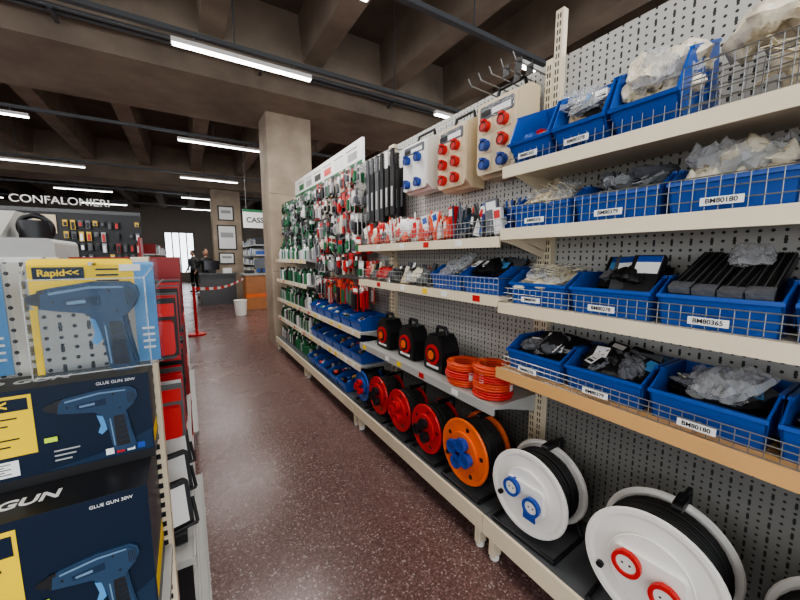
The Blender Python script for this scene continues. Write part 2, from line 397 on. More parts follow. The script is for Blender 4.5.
def put_bin(x,y,z,D,W,Hb,Hf,kind,tilt=0,label=None,hk=1.0):
    b=B()
    bin_geo(b,D,W,Hb,Hf); fill(b,kind,D,W,Hb,hk)
    if tilt:
        T=Matrix.Rotation(-tilt,3,'Y'); b.v=[tuple(T@Vector(q)) for q in b.v]
        b.box(D*.8,-W*.4,0,D*.8+.01,W*.4,D*math.sin(tilt)*.8,GREY)
    o=b.done('storage_bin',loc=(x,y,z))
    if label:
        zz=Hf*.30
        l=B(); l.box(-.034,-.046,zz-.011,-.030,.046,zz+.011,PAPER); l.box(-.030,-.004,zz-.008,-.001,.004,zz+.008,WIRE); l.done('label_card',parent=o)
        text(label,.018,(-.0345,0,zz),FACE_MX,BLACK,parent=o,name='label_text',ext=.0003,bold=.0003)
    return o
kinds={2:['wties','grey','wbig','wbig','wbig'],3:['wties','boxes','blackties','wties','clear'],4:['black','black','clear','clear','wbig']}
li=0
for ui,(ya,yb) in ((1,units[1]),(0,units[0])):
    for s,z in ((2,1.578),(3,1.24),(4,.925)):
        for k in range(5):
            y=yb-.02-.15-.299*k; li+=1
            put_bin(1.285,y,z+.046,.27,.29,.150,.10,kinds[s][k],label=labels[li*3%10],hk=.82 if s==4 else 1.0)
    for k in range(3):
        put_bin(1.275,yb-.02-.11-.212*k,1.896,.30,.206,.19,.10,['small','clear','wbig'][k],tilt=.38,label=labels[k+4] if k<2 else None,hk=[.8,.8,.75][k])
    b=B()
    for k in range(20):
        yy=yb-.82-U(0,.60); b.bag((U(1.36,1.47),yy,1.93+.035*(k%4)),U(.06,.10),U(.06,.10),U(.03,.04),[WBAG,NYLON,BEIGE,WBAG][k%4],U(-1.5,1.5),U(-.3,.2),1.5)
    for k in range(5): b.bag((1.42,yb-.80-.15*k,2.09+U(-.01,.04)),.10,.10,.045,[WBAG,BAG,WBAG][k%3],U(-1,1),U(-.4,.1),1.5)
    ties(b,1.33,1.5,yb-1.42,yb-.80,1.98,2.14,130,NYLON,.10,.008,1.5)
    b.done('bag_pile')
# unit 2 wire shelf goods
b=B(); y0,y1=units[2]
y=y0+.05
while y<y1-.05:
    f=(y-y0)/(y1-y0); L=U(.035,.07)
    cols=[STEELB,BLUE2,GBAG,BLACK,PAPER] if f<.24 else ([ORED,RED,PAPER,ORED,WBAG,CRED] if f<.74 else [PAPER,GBAG,RED,WBAG,ORED])
    for q in range(5):
        xx=1.295+.055*q; m=random.choice(cols); t=R()
        if t<.35: b.bag((xx+.01,y,1.66+U(-.01,.05)),.06,L*.8,.02,m,U(-.4,.4),-1.2+U(-.3,.3))
        elif t<.6:
            for j in range(5):
                p0=Vector((xx+U(-.02,.02),y+U(-L,L)*.5,1.60)); p1=p0+Vector((U(-.03,.03),U(-.06,.06),U(.10,.20))); b.cyl(p0,p1,.006,m,6)
        else:
            M=Matrix.Translation((xx,y,1.592))@Matrix.Rotation(U(-.4,.4),4,'X')@Matrix.Rotation(U(-.5,.5),4,'Z')
            zt=U(.10,.19); b.box(-.012,-L*.5,.02,.014,L*.5,zt,m,M); b.box(-.0135,-L*.38,zt-.05,-.012,L*.38,zt-.012,PAPER if m is not PAPER else random.choice([RED,SKYB]),M)
    y+=L*.85
b.done('packaged_goods')
b=B(); y=y0+.62
while y<y1-.06:
    L=U(.05,.09)
    for q in range(4):
        xx=1.30+.065*q; m=random.choice([GBAG,GBAG,WBAG,SILVER,DGREY,BEIGE,BLACK,RED])
        if R()<.65: b.bag((xx+.01,y,1.355+U(-.01,.03)),.05,L*.8,.022,m,U(-.4,.4),-1.0+U(-.4,.4))
        else: b.cyl((xx,y,1.33),(xx+.03,y+U(-.03,.03),1.33+U(.06,.13)),.016,m,10)
    y+=L*.75
b.done('packaged_goods')
put_bin(1.285,y0+.17,1.311,.27,.27,.14,.09,'black'); put_bin(1.285,y0+.455,1.311,.27,.27,.14,.09,'clear')
# ---- reels
def reel(x,y,Rr,flange,cable,hub,sock,T=.17,yaw=0,nsock=3,holes=True,zb=.213,plate=False):
    b=B(); zc=Rr+.03; ax=(-1,0,0)
    for xo in (0,T):
        b.ring((xo,0,zc),ax,[(Rr*.30,0),(Rr*.42,.0),(Rr*.46,.006),(Rr*.86,.006),(Rr*.93,.012),(Rr,.012),(Rr*1.02,.004),(Rr*1.0,-.004),(Rr*.3,-.008),(Rr*.30,0)],flange,48,False)
        b.ring((xo,0,zc),ax,[(0.001,.008),(Rr*.3,.008),(Rr*.42,.002),(Rr*.42,-.006),(.001,-.008)],hub,32)
    b.cyl((0.01,0,zc),(T-.01,0,zc),Rr*.5,BLACK,24)
    r=.0085; rr=Rr*.58; lay=0
    while rr<Rr*.90:
        n=int((T-.03)/(2*r))
        for i in range(n):
            if lay==0 or rr+2*r>=Rr*.82: b.tor((.02+r+i*2*r+(lay%2)*r*.3,0,zc),(1,0,0),rr+U(-.003,.003),r,cable,32,6)
        rr+=2*r*.9; lay+=1
    b.ring((-.008,0,zc),ax,[(Rr*.60,-.002),(Rr*.58,.012),(.001,.014)],hub,36)
    b.tor((-.016,0,zc),(1,0,0),Rr*.60,.004,flange,36,6)
    if plate: b.rbox(-.034,-Rr*.50,zc-Rr*.30,-.018,Rr*.50,zc+Rr*.30,.02,WHITE,'X')
    for k in range(nsock):
        if plate: yy=Rr*.27*(1 if k else -1); zz=zc+(.02 if k else -.02)
        else:
            a=2*math.pi*k/nsock+math.pi/2+.3; yy=Rr*.31*math.cos(a); zz=zc+Rr*.31*math.sin(a)
        s=Rr*.20; x0=-.022
        b.cyl((x0,yy,zz),(-.050,yy,zz),s,sock,22)
        b.ring((-.050,yy,zz),ax,[(s*1.08,-.006),(s*1.08,.008),(s*.78,.008),(s*.74,-.006)],sock,22)
        b.cyl((-.049,yy,zz),(-.0525,yy,zz),s*.74,WHITE if (plate and sock in (RED,SKYB)) else sock,22)
        b.box(-.054,yy-s*.35,zz-.003,-.0525,yy-s*.2,zz+.003,BLACK); b.box(-.054,yy+s*.2,zz-.003,-.0525,yy+s*.35,zz+.003,BLACK)
        b.box(-.062,yy-s*.35,zz+s*.85,-.045,yy+s*.35,zz+s*1.2,sock)
    if plate and sock is SKYB: b.box(-.024,-Rr*.30,zc-Rr*.58,-.017,Rr*.02,zc-Rr*.32,SKYB)
    if holes:
        for k in range(5):
            a=2*math.pi*k/5+.5; yy=Rr*.75*math.cos(a); zz=zc+Rr*.75*math.sin(a)
            b.cyl((-.006,yy,zz),(-.0075,yy,zz),Rr*.07,BLACK,14)
    b.box(-.0185,-Rr*.2,zc+Rr*.40,-.0165,Rr*.15,zc+Rr*.52,LIME if flange is WHITE else PAPER)
    rs=.009
    for xo in (-.035,T+.035):
        b.path([(xo,-Rr*.85,rs),(xo,-Rr*.3,zc*.95),(xo,-Rr*.05,zc),(xo,Rr*.05,zc),(xo,Rr*.3,zc*.95),(xo,Rr*.85,rs)] if xo>0 else [(xo,-Rr*.85,rs),(xo,Rr*.85,rs)],rs,BLACK,8)
    for sg in (-1,1): b.cyl((-.035,sg*Rr*.85,rs),(T+.035,sg*Rr*.85,rs),rs,BLACK,8)
    b.path([(T+.035,-.04,zc),(T+.035,-.04,zc+Rr*1.15),(T*.5,-.04,zc+Rr*1.18)],rs,BLACK,8)
    b.rbox(T*.3,-.055,zc+Rr*1.08,T*.9,-.025,zc+Rr*1.20,.012,BLACK,'Y')
    b.cyl((-.008,Rr*.72,zc-Rr*.35),(-.022,Rr*.72,zc-Rr*.35),.012,BLACK,12)
    return b.done('cable_reel',loc=(x,y,zb),rot=(0,0,yaw))
reel(1.26,.0,.205,WHITE,RUBBER,WHITE,RED,nsock=2,holes=False,T=.18,plate=True)
reel(1.26,.44,.205,WHITE,RUBBER,WHITE,RED,nsock=2,holes=False,T=.17,yaw=.10,plate=True)
reel(1.26,.93,.19,WHITE,RUBBER,WHITE,SKYB,nsock=2,holes=False,T=.16,yaw=.06,plate=True)
reel(1.26,1.35,.18,ORANGE,RUBBER,ORANGE,SKYB,nsock=4,T=.17)
reel(1.26,1.71,.155,RED,RUBBER,RED,BLACK,T=.16)
reel(1.26,2.04,.15,RED,RUBBER,RED,RED,T=.16)
reel(1.26,2.36,.15,RED,RUBBER,RED,BLACK,T=.16)
reel(1.26,2.66,.13,BLUE,RUBBER,BLUE,RED,T=.15)
def case(x,y):
    b=B()
    pl=[(-.10,0),(.10,0),(.105,.02),(.105,.14),(.085,.2),(.05,.24),(-.05,.24),(-.085,.2),(-.105,.14),(-.105,.02)]
    b.prism(pl,'X',0,.12,BLACK); b.prism([(q[0]*.9,q[1]*.93+.008) for q in pl],'X',-.012,0,RUBBER)
    b.cyl((-.012,0,.11),(-.022,0,.11),.066,RED,24); b.cyl((-.022,0,.11),(-.027,0,.11),.045,BLACK,24); b.cyl((-.027,0,.11),(-.031,0,.11),.030,ORANGE,16)
    b.box(-.016,-.06,.025,-.012,.06,.042,PAPER)
    b.path([(.06,-.05,.235),(.06,-.04,.28),(.06,.04,.28),(.06,.05,.235)],.012,BLACK,8)
    return b.done('cable_reel_case',loc=(x,y,.766))
for y in (1.73,2.06,2.40): case(1.33,y)
def coil(x,y,z,r,m):
    b=B()
    for k in range(3):
        for j in range(3): b.tor((U(-.004,.004),U(-.004,.004),.008+.0135*k),(0,0,1),r-.014*j,.0072,m,26,6)
    b.box(-r-.004,-.012,.0,-r+.035,.012,.043,PAPER); b.box(r-.035,-.012,.0,r+.004,.012,.043,ORANGE)
    b.done('extension_cable_coil',loc=(x,y,z),rot=(0,0,U(0,3)))
for j in range(3): coil(1.36+U(-.01,.01),1.475+U(-.01,.01),.766+.044*j,.10,[ORED,CRED,ORED][j])
for j in range(4): coil(1.36+U(-.01,.01),1.25+U(-.01,.01),.766+.044*j,.10,[CRED,ORED,CRED,ORED][j])
# ---- socket distribution boxes
def sockbox(y,z0,w,h,body,cols,rows,cs):
    b=B()
    prof=[(0,0),(0,h),(-.07,h),(-.15,h*.9),(-.15,h*.10),(-.10,0)]
    b.prism(prof,'Y',-w/2,w/2,body)
    b.rbox(-.156,-w*.46,h*.03,-.15,w*.46,h*.90,.02,body,'X')
    b.rbox(-.160,-w*.40,h*.70,-.156,w*.40,h*.86,.012,GBAG,'X'); b.box(-.162,-w*.34,h*.73,-.160,w*.1,h*.80,PAPER)
    for k in range(5): b.box(-.164,w*.15+.013*k,h*.74,-.160,w*.15+.009+.013*k,h*.80,BLACK)
    for r_ in range(rows):
        for c in range(cols):
            yy=(-w*.22+w*.44*c/(cols-1)) if cols>1 else 0; zz=h*(.15+(.46/(rows-1))*r_)
            m=cs[(r_*cols+c)%len(cs)]; r0=.028
            b.rbox(-.160,yy-.038,zz-.036,-.156,yy+.038,zz+.036,.006,WHITE if body is WHITE else body,'X')
            b.cyl((-.156,yy,zz),(-.185,yy,zz-.006),r0,m,18,r1=r0*.92); b.cyl((-.185,yy,zz-.006),(-.192,yy,zz-.006),r0,m,18); b.box(-.2,yy-.012,zz+r0*.6,-.17,yy+.012,zz+r0,m)
            b.tor((-.192,yy,zz-.006),(1,0,0),r0*.75,.003,BLACK,18,5)
    b.path([(-.05,-w*.35,h),(-.05,-w*.3,h+.05),(-.05,w*.3,h+.05),(-.05,w*.35,h)],.009,BLACK,8)
    b.box(0,-w*.3,h*.75,.03,w*.3,h*.8,DGREY)
    return b.done('socket_distribution_box',loc=(PX-.036,y,z0))
sockbox(1.335,1.93,.28,.42,BEIGE,2,3,[SKYB,SKYB,RED,SKYB,RED,RED])
sockbox(1.69,1.91,.26,.40,BEIGE,2,3,[RED,RED,RED,RED,RED,RED])
sockbox(2.09,1.96,.30,.36,WHITE,2,2,[SKYB,SKYB,SKYB,SKYB])
b=B()
for k in range(5):
    yy=1.20+.075*k; b.path([(PX-.001,yy,2.41),(PX-.22,yy,2.42),(PX-.24,yy,2.45)],.004,WIRE,6)
    if k<2:
        for q in range(2): b.box(PX-.20+.08*q,yy-.02,2.38,PX-.195+.08*q,yy+.02,2.43,BLACK)
b.done('display_hooks')
b=B()
for k in range(6):
    yy=2.40+.085*k
    b.cyl((PX-.001,yy,2.33),(PX-.2,yy,2.335),.004,WIRE,6)
    for q in range(2):
        xx=PX-.19+.09*q; b.rbox(xx,yy-.03,1.80+U(-.02,.04),xx+.02,yy+.03,2.22,.012,random.choice([BLACK,BLACK,DGREY]),'X'); b.box(xx-.002,yy-.022,2.2,xx+.012,yy+.022,2.33,random.choice([PAPER,GBAG,BLACK])); b.box(xx-.003,yy-.012,1.9,xx,yy+.012,2.05,SILVER)
b.done('hanging_tool_packs')
def packs(y0,y1,rows,cols,name,h=.2,hd=(PAPER,)):
    b=B(); y=y0
    while y<y1:
        w=U(.05,.12)
        for z in rows:
            z=z+U(-.025,.025)
            b.cyl((PX-.001,y,z),(PX-.26,y,z+.004),.0035,WIRE,6)
            c=random.choice(cols); hh=h*U(.65,1.1); d=U(.05,.2); n=int(d/.04)+1; hc=random.choice(list(hd)+[c,PC[5]]); bc=random.choice([c,BLACK,SILVER,GBAG,GREEN,DGREY]); st=R()
            T0=Matrix.Translation((0,y,z))
            for q in range(n):
                xx=PX-.25+q*.045; M=T0@Matrix.Rotation(U(-.07,.07),4,'X')@Matrix.Rotation(U(-.05,.05),4,'Z')
                b.box(xx,-w*.44,-hh,xx+.004,w*.44,.012,c,M)
                b.box(xx-.001,-w*.40,-.045,xx,w*.40,-.01,hc,M)
                if st<.5: b.rbox(xx-.022,-w*.28,-hh+.015,xx,w*.28,-.06,.012,bc,'X',M,seg=2)
                elif st<.75:
                    for e_ in (-.25,0,.25): b.cyl(M@Vector((xx-.008,w*e_,-hh+.012)),M@Vector((xx-.008,w*e_,-.055)),.006,bc,6)
                else: b.cyl(M@Vector((xx-.016,0,-hh*.62)),M@Vector((xx,0,-hh*.62)),w*.30,bc,10)
        y+=w+.003
    return b.done(name)
packs(2.98,4.15,[2.3,2.1,1.9,1.7,1.5],[PC[0],PC[0],RED,PC[1],PC[6],WBAG,PC[5],GBAG],'hanging_blister_packs',.18,(PAPER,PAPER,RED))
packs(2.78,4.15,[1.24],[RED,PC[1],PC[0],ORED],'hanging_blister_packs',.22)
packs(2.76,2.95,[1.68,1.46],[RED,PC[0]],'hanging_blister_packs',.2)
packs(4.28,5.75,[2.3,2.13,1.96,1.79],[GREEN,GREEN,PC[0],PC[2],PC[5],PC[6],GBAG],'hanging_blister_packs',.16,hd=(GREEN,PAPER))
for z in (1.42,1.11,.80,.50,.168):
    b=B(); y=4.26
    while y<5.74:
        for q in range(3):
            c=random.choice([GREEN,GREEN,PC[0],PC[2],SILVER,BLACK,PC[6]]); xx=1.30+.09*q; h=U(.10,.15); zz=z+.046
            b.cyl((xx,y,zz),(xx,y,zz+h),.027,c,10); b.cyl((xx,y,zz+h),(xx,y,zz+h+.012),.027,c,10,r1=.014); b.cyl((xx,y,zz+h+.012),(xx,y,zz+h+.045),.014,random.choice([WHITE,GREEN,BLACK]),8)
        y+=.066
    b.done('spray_cans')
for z in (.80,.50,.167):
    for k in range(6):
        if z<.2 and k==0: continue
        put_bin(1.262 if z>.2 else 1.215,2.80+.2405*k+.02,z+.046,.28,.23,.13,.09,'small')
b=B(); b.box(PX-.01,3.3,2.452,PX+.02,5.8,2.70,PAPER); b.box(PX-.012,3.3,2.452,PX-.01,5.8,2.485,GREEN)
for k in range(6):
    yy=3.42+.38*k; b.box(PX-.012,yy,2.52,PX-.01,yy+.24,2.60,[PC[6],PC[0],RED,PC[5],PC[6],GREEN][k]); b.box(PX-.012,yy,2.63,PX-.01,yy+.28,2.645,PC[6])
b.done('header_sign')
# ------------------------------------------------------------ left endcap gondola
def gun(b,m,m2,hi,M,th):
    T=th
    pts=[(.10,.73),(.25,.70),(.48,.66),(.57,.58),(.62,.35),(.655,.03),(.70,0),(.86,.0),(.91,.05),(.86,.35),(.83,.60),(.92,.69),(.97,.80),(.955,.90),(.88,.965),(.55,.975),(.2,.92),(.12,.89)]
    b.prism(pts,'Y',-T/2,T/2,m,M)
    core=[(x*.95+.025,z*.93+.04) for x,z in pts]; b.prism(core,'Y',-T*.70,T*.70,m,M)
    b.prism([(-.01,.79),(.03,.76),(.10,.74),(.10,.88),(.03,.86),(-.01,.83)],'Y',-T*.32,T*.32,BLACK,M)
    b.prism([(.10,.72),(.17,.71),(.17,.915),(.10,.90)],'Y',-T*.55,T*.55,BLACK,M)
    b.prism([(.20,.88),(.55,.935),(.84,.925),(.84,.905),(.55,.91),(.20,.855)],'Y',-T*.74,T*.74,hi,M)
    b.prism([(.30,.80),(.62,.84),(.62,.74),(.32,.735)],'Y',-T*.76,T*.76,m2,M)
    b.prism([(.34,.785),(.50,.80),(.50,.765),(.34,.755)],'Y',-T*.79,T*.79,hi,M)
    b.prism([(.50,.60),(.57,.57),(.60,.36),(.54,.30),(.50,.34),(.535,.44)],'Y',-T*.4,T*.4,LBLUE,M)
    b.prism([(.69,.08),(.84,.08),(.80,.55),(.68,.55)],'Y',-T*.74,T*.74,BLACK,M)
    b.prism([(.66,.10),(.675,.10),(.65,.52),(.635,.52)],'Y',-T*.74,T*.74,hi,M)
    for k in range(5): b.prism([(.72,.14+.08*k),(.82,.16+.08*k),(.82,.175+.08*k),(.72,.155+.08*k)],'Y',-T*.78,T*.78,m2,M)
    for k in range(4): b.prism([(.86+.022*k,.72),(.868+.022*k,.72),(.860+.022*k,.88),(.852+.022*k,.88)],'Y',-T*.75,T*.75,BLACK,M)
    for (x,z) in ((.22,.79),(.70,.88),(.76,.66)): b.prism([(x+.014*math.cos(a*math.pi/4),z+.018*math.sin(a*math.pi/4)) for a in range(8)],'Y',-T*.77,T*.77,BLACK,M)
YE=.95
b=B(); b.box(-1.0,YE,.1,-.09,YE+.02,1.49,PANELX)
for xx in (-.098,-1.04):
    b.box(xx,YE-.03,0,xx+.03,YE+.01,1.50,CREAM)
    z=.2
    while z<1.48: b.box(xx+.009,YE-.0315,z,xx+.021,YE-.03,z+.012,BLACK); z+=.024
b.box(-1.0,.58,.80,-.07,YE-.031,.822,GREY); b.box(-1.0,.57,.79,-.07,.58,.83,PAPER)
b.box(-1.0,.55,.15,-.07,YE-.031,.17,GREY); b.box(-1.0,.54,.02,-.07,.55,.17,CREAM)
b.box(-1.0,.6,0,-.96,.9,.15,GREY); b.box(-.11,.6,0,-.07,.9,.15,GREY)
b.box(-.52,YE+.06,.1,-.50,4.6,1.48,PANEL)
for z in (.17,.42,.68):
    d=0 if z<.2 else -.03
    for ya,yb in ((1.0,2.30),(2.9,4.6)):
        b.box(-.5,ya,z,d-.002,yb,z+.02,GREY); b.box(d-.002,ya,z-.012,d+.004,yb,z+.026,GREY)
for yy in (1.3,2.2,3.0,4.5): b.box(-.45,yy,0,-.02,yy+.04,.17,GREY)
for yy in (1.0,2.28,4.56): b.box(-.56,yy,0,-.521,yy+.04,1.5,CREAM)
b.done('endcap_gondola')
def glue_box(x1,y0,z0,w,h,d):
    b=B(); x0=x1-w
    b.box(x0,y0,z0,x1,y0+d,z0+h,NAVY)
    e=.0006
    b.box(x1-.30,y0-e,z0+h*.34,x1-.165,y0,z0+h*.95,YELLOW)
    b.box(x0,y0-e,z0,x1,y0,z0+h*.10,BLACK)
    b.box(x1-.30,y0-2*e,z0+h*.80,x1-.17,y0-e,z0+h*.92,NAVY)
    for k in range(5): b.box(x1-.29,y0-2*e,z0+h*(.72-.07*k),x1-.185-.012*(k%3),y0-e,z0+h*(.735-.07*k),BLACK)
    for k in range(4): b.box(x1-.075+.016*k,y0-2*e,z0+h*.14,x1-.063+.016*k,y0-e,z0+h*.14+.012,[PAPER,RED,PAPER,SKYB][k])
    b.box(x1-.31,y0-2*e,z0+h*.14,x1-.19,y0-e,z0+h*.30,PAPER)
    for k in range(5): b.box(x1-.305,y0-3*e,z0+h*(.27-.025*k),x1-.20-.008*(k%2),y0-2*e,z0+h*(.277-.025*k),BLACK)
    b.prism([(x1-.16,z0+h*.11),(x1-.002,z0+h*.11),(x1-.002,z0+h*.34),(x1-.06,z0+h*.20)],'Y',y0-e,y0,STEELB)
    for k in range(3): b.box(x1-.145,y0-2*e,z0+h*(.30-.05*k),x1-.11-.006*k,y0-e,z0+h*(.315-.05*k),GREY)
    hs=min(.135,h*.74)
    M=Matrix.Translation((x1-.150,y0-.001,z0+h*.17))@Matrix.Diagonal((.135,1,hs,1))
    gun(b,PRINT,STEELB,PHI,M,.006)
    b.box(x1-.155,y0-6*e,z0+h*.42,x1-.138,y0-5*e,z0+h*.47,LIME)
    b.box(x1,y0+.01,z0+h*.15,x1+e,y0+d-.01,z0+h*.3,YELLOW); b.box(x0,y0,z0+h,x1,y0+d,z0+h+e,BLACK)
    o=b.done('glue_gun_box')
    text('PRO GUN',.035,(x1-.2,y0+.05,z0+h+.0008),(0,0,0),PAPER,parent=o,name='top_lettering',ext=.0003,bold=.001)
    text('GLUE GUN 30W',.008,(x1-.05,y0-.0012,z0+h*.95),FACE_MY,PAPER,parent=o,name='front_lettering',ext=.0003)
    text('Rapid<<',.024,(x1-.235,y0-.0016,z0+h*.86),FACE_MY,YELLOW,parent=o,name='front_lettering',ext=.0003,bold=.0006)
    return o
glue_box(-.084,.72,.823,.42,.276,.19)
glue_box(-.077,.82,1.10,.42,.175,.09)
glue_box(-.515,.72,.823,.42,.276,.19)
glue_box(-.51,.82,1.10,.42,.175,.09)
def blister(x0,x1,y,z0,z1):
    b=B(); w=x1-x0; h=z1-z0
    b.rbox(x0+.006,y,z1-h*.42,x1-w*.20,y+.002,z1,.008,YELLOW,'Y')
    b.box(x1-w*.22,y+.0001,z0+.006,x1-.006,y+.0018,z1-.006,LBLUE)
    b.box(x0+w*.02,y,z0+.004,x0+w*.07,y+.002,z1-h*.42,YELLOW)
    b.box(x0+.012,y-.0016,z1-h*.17,x0+.075,y-.001,z1-h*.07,NAVY)
    b.box(x1-.055,y-.0016,z1-h*.11,x1-.025,y-.001,z1-h*.05,PAPER)
    for k in range(3): b.box(x0+.09,y-.0014,z1-h*(.10+.05*k),x0+.12,y-.0003,z1-h*(.085+.05*k),NAVY)
    for k in range(4): b.box(x1-w*.17,y-.0014,z0+.03+.012*k,x1-.012,y-.0003,z0+.034+.012*k,PAPER)
    M=Matrix.Translation((x0+.012,y-.03,z0+.006))@Matrix.Diagonal((w*.80,1,h*.80,1))
    gun(b,PRINT,STEELB,PHI,M,.03)
    b.add([(x0,y+.003,z0),(x1,y+.003,z0),(x1,y+.003,z1),(x0,y+.003,z1)],[(0,1,2,3)],BLISTER)
    a=(x0+.004,z0+.004,x1-.004,z1-.05*h); c=(x0+.015,z0+.014,x1-.016,z1-.16*h); ya=y-.0018; yb=y-.062
    vs=[(a[0],ya,a[1]),(a[2],ya,a[1]),(a[2],ya,a[3]),(a[0],ya,a[3]),(c[0],yb,c[1]),(c[2],yb,c[1]),(c[2],yb,c[3]),(c[0],yb,c[3])]
    b.add(vs,[(0,1,5,4),(1,2,6,5),(2,3,7,6),(3,0,4,7),(4,5,6,7)],BLISTER)
    for (p,q) in ((4,5),(5,6),(6,7),(7,4),(0,4),(1,5),(2,6),(3,7)): b.cyl(vs[p],vs[q],.0012,BAG,5)
    b.cyl(((x0+x1)/2,YE-.001,z1-.012),((x0+x1)/2,y-.03,z1-.008),.003,WIRE,6)
    o=b.done('glue_gun_blister_pack')
    text('Rapid<<',.015,(x0+.043,y-.0018,z1-h*.12),FACE_MY,YELLOW,parent=o,name='card_lettering',ext=.0002,bold=.0004)
    return o
blister(-.222,-.045,.78,1.302,1.497)
blister(-.43,-.245,.80,1.302,1.497)
blister(-.64,-.45,.80,1.302,1.497)
b=B(); b.box(-.49,2.32,0,-.03,2.36,1.50,DRED); b.box(-.49,2.36,1.46,-.03,2.85,1.50,DRED); b.box(-.49,2.83,0,-.03,2.87,1.5,DRED)
for z in (.2,.5,.8,1.1): b.box(-.49,2.36,z,-.03,2.83,z+.02,RED)
for k in range(4):
    for j in range(4): b.box(-.47+.11*k,2.312,.32+.28*j,-.40+.11*k,2.32,.50+.28*j,[RED,BLACK,PC[1],PC[0]][(k+j)%4])
b.done('red_display_stand')
b=B()
for z in (.193,.443,.703):
    y=1.10
    while y<2.25:
        for q in range(4):
            if z>.6 and y<1.6 and q==0: continue
            c=random.choice([BLACK,BLACK,RED,DGREY,PC[0],BLACK]); xx=-.09-.11*q; M=Matrix.Translation((xx,y,z+.001))@Matrix.Rotation(U(-.3,.3),4,'Z')
            b.rbox(-.045,-.035,0,.045,.035,U(.09,.19),.012,c,'Y',M); b.box(-.03,-.037,.02,.03,-.035,.07,random.choice([PAPER,RED,GBAG]),M)
        y+=.11
b.done('power_tool_accessories')
def flood(x,y,z,r):
    b=B(); T=Matrix.Rotation(r,4,'Z')@Matrix.Rotation(-.25,4,'X')
    b.rbox(-.06,-.012,.02,.06,.012,.15,.01,BLACK,'Y',T); b.box(-.048,-.014,.033,.048,-.012,.137,PAPER,T)
    for k in range(6): b.box(-.05+.018*k,.012,.03,-.045+.018*k,.028,.14,BLACK,T)
    b.path([T@Vector((-.066,0,.09)),T@Vector((-.066,-.02,.022)),T@Vector((.066,-.02,.022)),T@Vector((.066,0,.09))],.005,BLACK,6)
    b.box(-.04,-.03,0,.04,.03,.025,BLACK)
    b.done('led_floodlight',loc=(x,y,z))
for (y,z) in ((1.09,.7065),(1.27,.7065),(1.45,.7065)): flood(-.085,y,z,.3)
b=B()
for k in range(14):
    y=1.12+.085*k
    for z in (1.38,1.14):
        b.cyl((-.5,y,z),(-.05,y,z),.0035,WIRE,6)
        c=random.choice([BLACK,DGREY,BLACK,PC[1],DGREY])
        for q in range(5):
            x=-.065-.085*q; zz=z-U(.13,.19); b.box(x-.035,y-.004,zz,x+.035,y,z+.01,c); b.rbox(x-.028,y-.03,zz+.01,x+.028,y-.004,z-.05,.010,random.choice([BLACK,BLACK,RED,DGREY]),'Y'); b.box(x-.03,y-.0055,z-.04,x+.03,y-.004,z-.005,random.choice([RED,PAPER,RED]))
b.done('hanging_accessory_packs')
b=B()
for z in (.193,.443,.703):
    y=3.0
    while y<4.5:
        for q in range(2): b.box(-.28-.18*q+.02,y,z+.001,-.12-.18*q+.02,y+.12,z+U(.12,.23),random.choice([RED,BLACK,DGREY,PC[0],PC[1]]))
        y+=.135
b.done('boxed_goods')
# ------------------------------------------------------------ background left
b=B(); Y=9.2
b.box(-5.2,Y,0,-.75,Y+.06,2.35,BLACK); b.box(-5.2,Y-.02,2.35,-.75,Y+.08,2.42,DGREY)
for z in (.3,.65,1.0): b.box(-5.2,Y-.4,z,-.75,Y,z+.03,DGREY)
b.box(-.79,Y-.42,0,-.75,Y,1.9,DRED)
b.box(-2.9,Y-.15,1.35,-2.84,Y,2.35,DGREY); b.box(-2.6,Y-.03,1.95,-2.05,Y,2.3,BEIGE)
for k in range(40):
    x=-5.1+.11*k
    for z in (2.2,1.98,1.76,1.54):
        if R()<.8 and not(-2.65<x<-2.0 and z>1.9):
            hh=U(.08,.19); b.cyl((x,Y,z),(x,Y-.12,z),.004,WIRE,5); b.box(x-.035,Y-.11,z-hh,x+.035,Y-.10,z+.01,random.choice([DGREY,PC[6],PC[5],DRED,GBAG,BLACK,BLACK,PC[4]])); b.rbox(x-.02,Y-.13,z-hh+.01,x+.02,Y-.11,z-.03,.01,random.choice([SILVER,BLACK,DGREY,RED]),'Y',seg=2)
    for z in (.331,.681,1.031): b.box(x-.045,Y-.35,z,x+.045,Y-.08,z+U(.1,.26),random.choice([DGREY,PC[0],PC[5],DRED,PC[6],BLACK,PC[3],BLACK]))
o=b.done('tool_display_wall')
text('CONFALONIERI',.2,(-1.93,Y-.03,2.56),FACE_MY,PAPER,parent=o,name='sign_lettering',ext=.02)
b=B(); b.rbox(-1.4,2.6,0,-.60,3.1,1.60,.03,GREY,'Y'); b.prism([(2.6,1.60),(3.1,1.60),(3.1,1.76),(2.85,1.76)],'X',-1.4,-.80,GREY)
b.cyl((-.70,2.75,1.60),(-.70,2.75,1.70),.07,BLACK,20); b.tor((-.70,2.75,1.66),(.2,1,.2),.07,.016,BLACK,24,8); b.box(-1.35,2.585,.2,-.65,2.6,1.5,PAPER)
b.done('display_kiosk')
def island(x0,x1,y0,y1,h,pal):
    b=B(); xc=(x0+x1)/2; b.box(xc-.02,y0,0,xc+.02,y1,h,DGREY)
    for z in [.15+.35*i for i in range(int(h/.35))]:
        b.box(x0,y0,z,x1,y1,z+.03,PAPER)
        y=y0+.02
        while y<y1-.22:
            w=U(.1,.2); b.box(x0+.03,y,z+.031,xc-.03,y+w,z+U(.15,.30),random.choice(pal)); b.box(xc+.03,y,z+.031,x1-.03,y+w,z+U(.15,.30),random.choice(pal)); y+=w+.01
    b.done('shelf_island')
island(-1.1,-.3,4.9,8.4,1.5,[DRED,RED,BLACK,PC[0],DGREY,PC[5]])
island(-3.2,-2.3,3.6,8.0,1.5,[PC[3],PC[6],BLACK,PC[0],DGREY])
island(-1.7,-.6,11,16,1.9,[PC[0],PC[6],BLACK,DRED,PC[5]])
